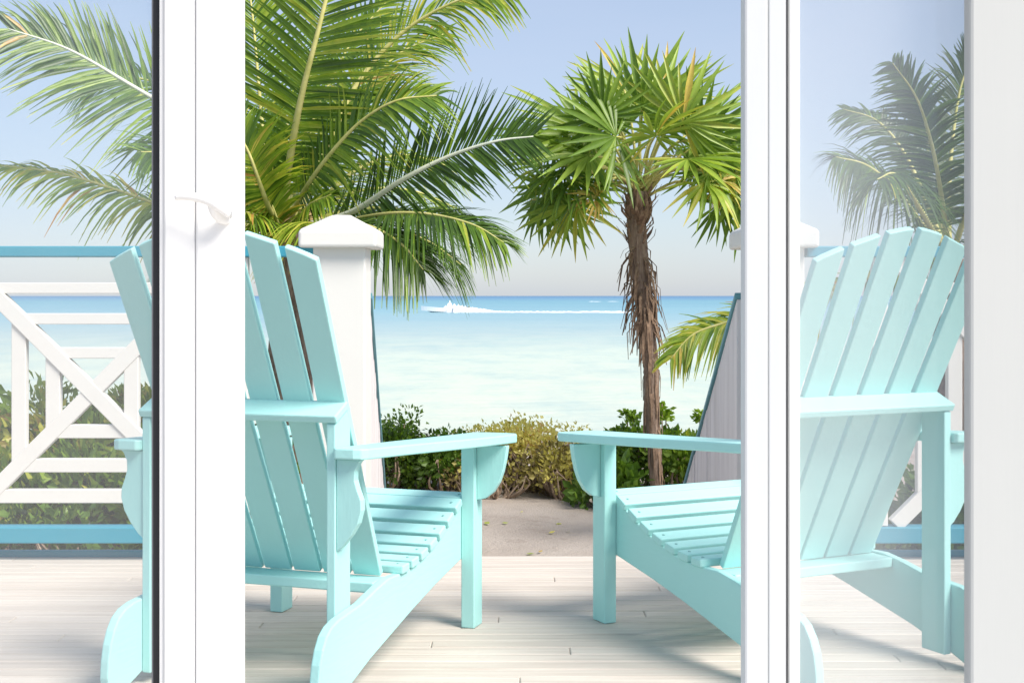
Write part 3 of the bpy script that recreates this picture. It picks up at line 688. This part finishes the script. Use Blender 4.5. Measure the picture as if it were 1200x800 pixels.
for i in range(7):
    a = i * .9; d = Vector((math.cos(a), math.sin(a), 0)); b = at(748, 245, FY)
    c = catmull([b + d * .05 + Vector((0, 0, -.1)), b + d * .09, b + d * .07 + Vector((0, 0, .16))], 6)
    v, f = tube_geo(c, [.022, .022, .02, .018, .015, .012, .009], 6)
    at_local(link('leaf_base', mesh('leaf_base', v, f, True), M['fibre']), fp)

# ------------------------------------------------------------------ shrubs
def shrub(name, x, y, w, d, h, label, mat='shrub', leafsize=.045, n=3500, tint=.4, stems=26, seed=0, zb=None, hollow=.35, bare=.0, group='shrubs along the beach edge', sprigs=0):
    r_ = random.Random(900 + seed); zb = ground_z(x, y) if zb is None else zb
    root = tag(empty(name, (x, y, zb)), label, 'shrub', group)
    clumps = []
    for i in range(int(16 + w * 8)):
        u, v_ = r_.uniform(-1, 1), r_.uniform(-1, 1)
        if u * u + v_ * v_ > 1: continue
        top = h * math.sqrt(max(.08, 1 - .75 * (u * u + v_ * v_))) * r_.uniform(.62, 1.08)
        clumps.append((Vector((u * w / 2 * .88, v_ * d / 2 * .88, max(h * bare, top * r_.uniform(.45, .88)))), r_.uniform(.14, .26) * min(h, .9) + .05, max(0, min(1, tint + r_.gauss(0, .12)))))
    V, Fc, T = [], [], []
    for i in range(n):
        c, rad, tn = r_.choice(clumps)
        q = Vector((r_.gauss(0, 1), r_.gauss(0, 1), r_.gauss(0, 1))).normalized() * rad * r_.uniform(hollow, 1.05)
        q.z *= .8; p = c + q
        if p.z < .03: continue
        dr = (q.normalized() + Vector((r_.uniform(-.8, .8), r_.uniform(-.8, .8), r_.uniform(-.2, .9)))).normalized()
        nn = dr.orthogonal().normalized(); nn = (nn + Vector((0, -.3, .8)) * .8); nn = (nn - dr * nn.dot(dr)).normalized()
        L = leafsize * r_.uniform(.6, 1.35); sd = dr.cross(nn) * L * r_.uniform(.30, .42); b = len(V)
        V += [p, p + dr * L * .5 - sd + nn * L * .06, p + dr * L - nn * L * .12, p + dr * L * .5 + sd + nn * L * .06]
        Fc += [(b, b + 1, b + 2), (b, b + 2, b + 3)]
        tt = max(0, min(.98, tn + r_.gauss(0, .09))); T += [tt] * 4
    for k in range(sprigs):          # single shoots that stand proud of the crown
        c = r_.choice(clumps)[0]; p0 = Vector((c.x, c.y, h * .8)); hh = r_.uniform(.08, .20)
        v_, f_ = tube_geo([Vector((c.x, c.y, h * .35)), p0, p0 + Vector((0, 0, hh))], [.008, .006, .003], 5)
        link('stem', mesh('stem', v_, f_, True), M['twig'], root)
        for i in range(40):
            s = r_.random(); a = r_.uniform(0, 6.28)
            p = p0 + Vector((r_.gauss(0, .02), r_.gauss(0, .02), hh * (.25 + .75 * s)))
            dr = Vector((math.cos(a), math.sin(a), r_.uniform(.0, .9))).normalized(); nn = dr.orthogonal().normalized()
            L = leafsize * r_.uniform(.7, 1.2); sd = dr.cross(nn) * L * .36; b = len(V)
            V += [p, p + dr * L * .5 - sd, p + dr * L, p + dr * L * .5 + sd]; Fc += [(b, b + 1, b + 2), (b, b + 2, b + 3)]; T += [min(.95, tint + .1)] * 4
    me = mesh('foliage', V, Fc); set_tint(me, T)
    tag(link('foliage', me, M[mat], root), kind='stuff')
    for i in range(stems):
        c = r_.choice(clumps)[0]; a = r_.uniform(0, 6.28)
        b0 = Vector((c.x * .45 + r_.uniform(-.05, .05), c.y * .45, -.03)); m_ = b0.lerp(c, .5) + Vector((r_.uniform(-.1, .1), r_.uniform(-.1, .1), r_.uniform(-.06, .06)))
        pts = catmull([b0, m_, c], 7); v, f = tube_geo(pts, [(.013 - .0013 * k) * r_.uniform(.8, 1.3) for k in range(8)], 5)
        link('stem', mesh('stem', v, f, True), M['twig'], root)
    return root
def sx(x, Y): return (x - 600) / F * Y
shrub('shrub', sx(455, 10.2), 10.2, 1.0, .8, .62, 'dark green shrub just right of the left newel post', tint=.30, seed=1)
shrub('shrub', sx(482, 10.5), 10.5,   .40, .4, .60, 'taller olive green shrub tuft rising above the left chair armrest', 'shrub', .04, 1500, .34, 14, 21)
shrub('shrub', sx(525, 10.3), 10.3, .75, .8, .56, 'dark green shrub seen under the left chair armrest', tint=.27, seed=2)
shrub('shrub', sx(613, 10.6), 10.6, 1.0, .7, .60, 'yellow topped dry shrub between the two chairs', 'drybrush', .036, 3000, .66, 90, 3, bare=.66)
shrub('shrub', sx(575, 10.1), 10.1, .65, .6, .46, 'brown twiggy low shrub beside the left chair front leg', 'drybrush', .035, 700, .1, 70, 4, bare=.3)
shrub('shrub', sx(668, 10.2), 10.2, .65, .7, .56, 'dull green twiggy shrub beside the right chair front leg', 'drybrush', .045, 1500, .12, 80, 5)
shrub('shrub', sx(712, 9.6), 9.6, .40, .5, .40, 'small broad leaved shrub behind the right chair front leg', 'shrub', .075, 700, .40, 16, 6)
shrub('shrub', sx(745, 10.6), 10.6, .6, .6, .58, 'green shrub left of the fan palm trunk', 'shrub', .055, 1600, .42, 20, 7, sprigs=4)
shrub('shrub', sx(810, 10.3), 10.3, .75, .7, .62, 'bright green shrub right of the fan palm trunk', 'shrub', .06, 2600, .58, 20, 8, sprigs=4)
shrub('shrub', sx(880, 10.4), 10.4, .8, .7, .55, 'green shrub hidden behind the right stair panel', 'shrub', .055, 1800, .40, 16, 9)
g2 = 'green shrubs outside the railings'
shrub('shrub', sx(20, 7.4), 7.4, 1.5, 1.1, 1.12, 'bushy green shrub behind the left railing at the left edge', 'shrub', .075, 9000, .74, 60, 10, group=g2, bare=.4)
shrub('shrub', sx(130, 7.3), 7.3, 1.2, 1.0, 1.08, 'bushy green shrub behind the crossed part of the left railing', 'shrub', .075, 8000, .72, 60, 11, group=g2, bare=.4)
shrub('shrub', sx(235, 7.5), 7.5, 1.0, .9, .95, 'green shrub behind the left door frame and chair back', 'shrub', .075, 5500, .50, 40, 12, group=g2, bare=.4)
shrub('shrub', sx(-140, 7.6), 7.6, 1.3, 1.0, 1.15, 'green shrub beyond the far left end of the railing', 'shrub', .07, 3000, .42, 30, 13, group=g2)
shrub('shrub', sx(60, 6.35), 6.35, 1.9, .5, .46, 'low twiggy shrub at the foot of the left railing', 'shrub', .06, 1500, .40, 90, 14, group=g2)
shrub('shrub', sx(1075, 7.0), 7.0, 1.0, .8, .62, 'dark green shrub low behind the right chair post', 'shrub', .06, 3000, .26, 30, 15, group=g2)
shrub('shrub', sx(1190, 7.0), 7.0, 1.2, .9, .66, 'dark green shrub behind the right railing by the door jamb', 'shrub', .06, 3000, .26, 30, 16, group=g2)

# ------------------------------------------------------------------ speedboat and foam
bx_, by_ = sx(521, 234), 234.0
bt = tag(empty('speedboat', (bx_, by_, SEA), R(180)), 'small white speedboat running left across the lagoon', 'boat')
L = 8.2; V = []; Fc = []; N = 16
for i in range(N + 1):
    s = i / N; x = -L / 2 + L * s
    bw = 1.1 * (1 - max(0, (s - .45) / .55) ** 2.2) + .02; dk = .5 + .5 * s ** 2 + .15; kl = -.25 + 1.15 * max(0, (s - .6) / .4) ** 2
    V += [(x, -bw, dk), (x, -bw * .97, .1 + .5 * max(0, s - .5)), (x, 0, kl), (x, bw * .97, .1 + .5 * max(0, s - .5)), (x, bw, dk)]
for i in range(N):
    for k in range(4): Fc.append((i * 5 + k, i * 5 + k + 1, i * 5 + k + 6, i * 5 + k + 5))
    Fc.append((i * 5 + 4, i * 5, i * 5 + 5, i * 5 + 9))
Fc += [(0, 1, 2, 3, 4)[::-1], tuple(N * 5 + k for k in range(5))]
link('hull', mesh('hull', V, Fc), M['hull'], bt)
extr('windscreen', [(-.3, -.5, .65), (.3, -.5, .65), (-.2, -.4, 1.25)], [(-.3, .5, .65), (.3, .5, .65), (-.2, .4, 1.25)], M['hull'], bt, 0)
box('console', -.9, -.3, -.35, .35, .6, 1.15, M['hull'], bt, .05)
box('outboard_engine', -4.4, -4.05, -.25, .25, .3, 1.0, M['engine'], bt, .06)
pr = tag(empty('person', (bx_ + .9, by_, SEA + .25)), 'person in pale clothing standing at the speedboat helm', 'person')
pp_ = [Vector((0, 0, 0)), Vector((0, 0, .55)), Vector((0, 0, 1.0)), Vector((0, 0, 1.4)), Vector((0, 0, 1.52)), Vector((0, 0, 1.62)), Vector((0, 0, 1.76)), Vector((0, 0, 1.84))]
v, f = tube_geo(pp_, [.14, .16, .17, .2, .08, .1, .11, .05], 8); link('body', mesh('body', v, f, True), M['hull'], pr)
rf = random.Random(5); V = []; Fc = []
def foam_tri(x, y, sx_, sy_, hz):
    b = len(V); k = 7
    for j in range(k):
        a = 6.283 * j / k; q = rf.uniform(.5, 1.1); V.append((x + math.cos(a) * sx_ * q, y + math.sin(a) * sy_ * q, SEA + .02))
    V.append((x, y, SEA + .02 + hz))
    for j in range(k): Fc.append((b + j, b + (j + 1) % k, b + k))
for i in range(620):            # the wake
    s = rf.random() ** 1.7; x = bx_ + .6 + s * 31
    foam_tri(x, by_ + rf.gauss(0, .6 + 3.0 * s), rf.uniform(.3, 1.0) + .6 * s, rf.uniform(.4, 1.6), (1.25 * max(0, 1 - s * 3.5) + .16) * rf.uniform(.4, 1.3))
tag(link('wake_foam', mesh('wake_foam', V, Fc, True), M['foam']), 'white foam wake trailing behind the speedboat', 'foam', kind='stuff')
V = []; Fc = []
for i in range(7):
    Y = rf.uniform(500, 1000); x = rf.uniform(-.42, .42) * Y
    for j in range(4): foam_tri(x + rf.gauss(0, 5), Y + rf.gauss(0, 3), rf.uniform(1, 4), rf.uniform(2, 6), rf.uniform(.05, .25))
tag(link('reef_foam', mesh('reef_foam', V, Fc, True), M['foam']), 'white breakers on the reef near the horizon', 'foam', kind='stuff')

V = []; Fc = []; T = []
for i in range(45):
    x, y = rf.uniform(-1.5, 3), rf.uniform(7.4, 10.2); z = ground_z(x, y) + .008; a = rf.uniform(0, 6.28); L = rf.uniform(.02, .06); b = len(V)
    d = Vector((math.cos(a), math.sin(a), rf.uniform(-.1, .3))); e = Vector((-math.sin(a), math.cos(a), rf.uniform(0, .3))) * .35; p = Vector((x, y, z))
    V += [p, p + d * L * .5 + e * L, p + d * L, p + d * L * .5 - e * L]; Fc += [(b, b + 1, b + 2), (b, b + 2, b + 3)]; T += [rf.uniform(.75, 1)] * 4
me = mesh('leaf_litter', V, Fc); set_tint(me, T)
tag(link('leaf_litter', me, M['shrub']), 'dry leaves scattered on the sand', 'leaf litter', kind='stuff')
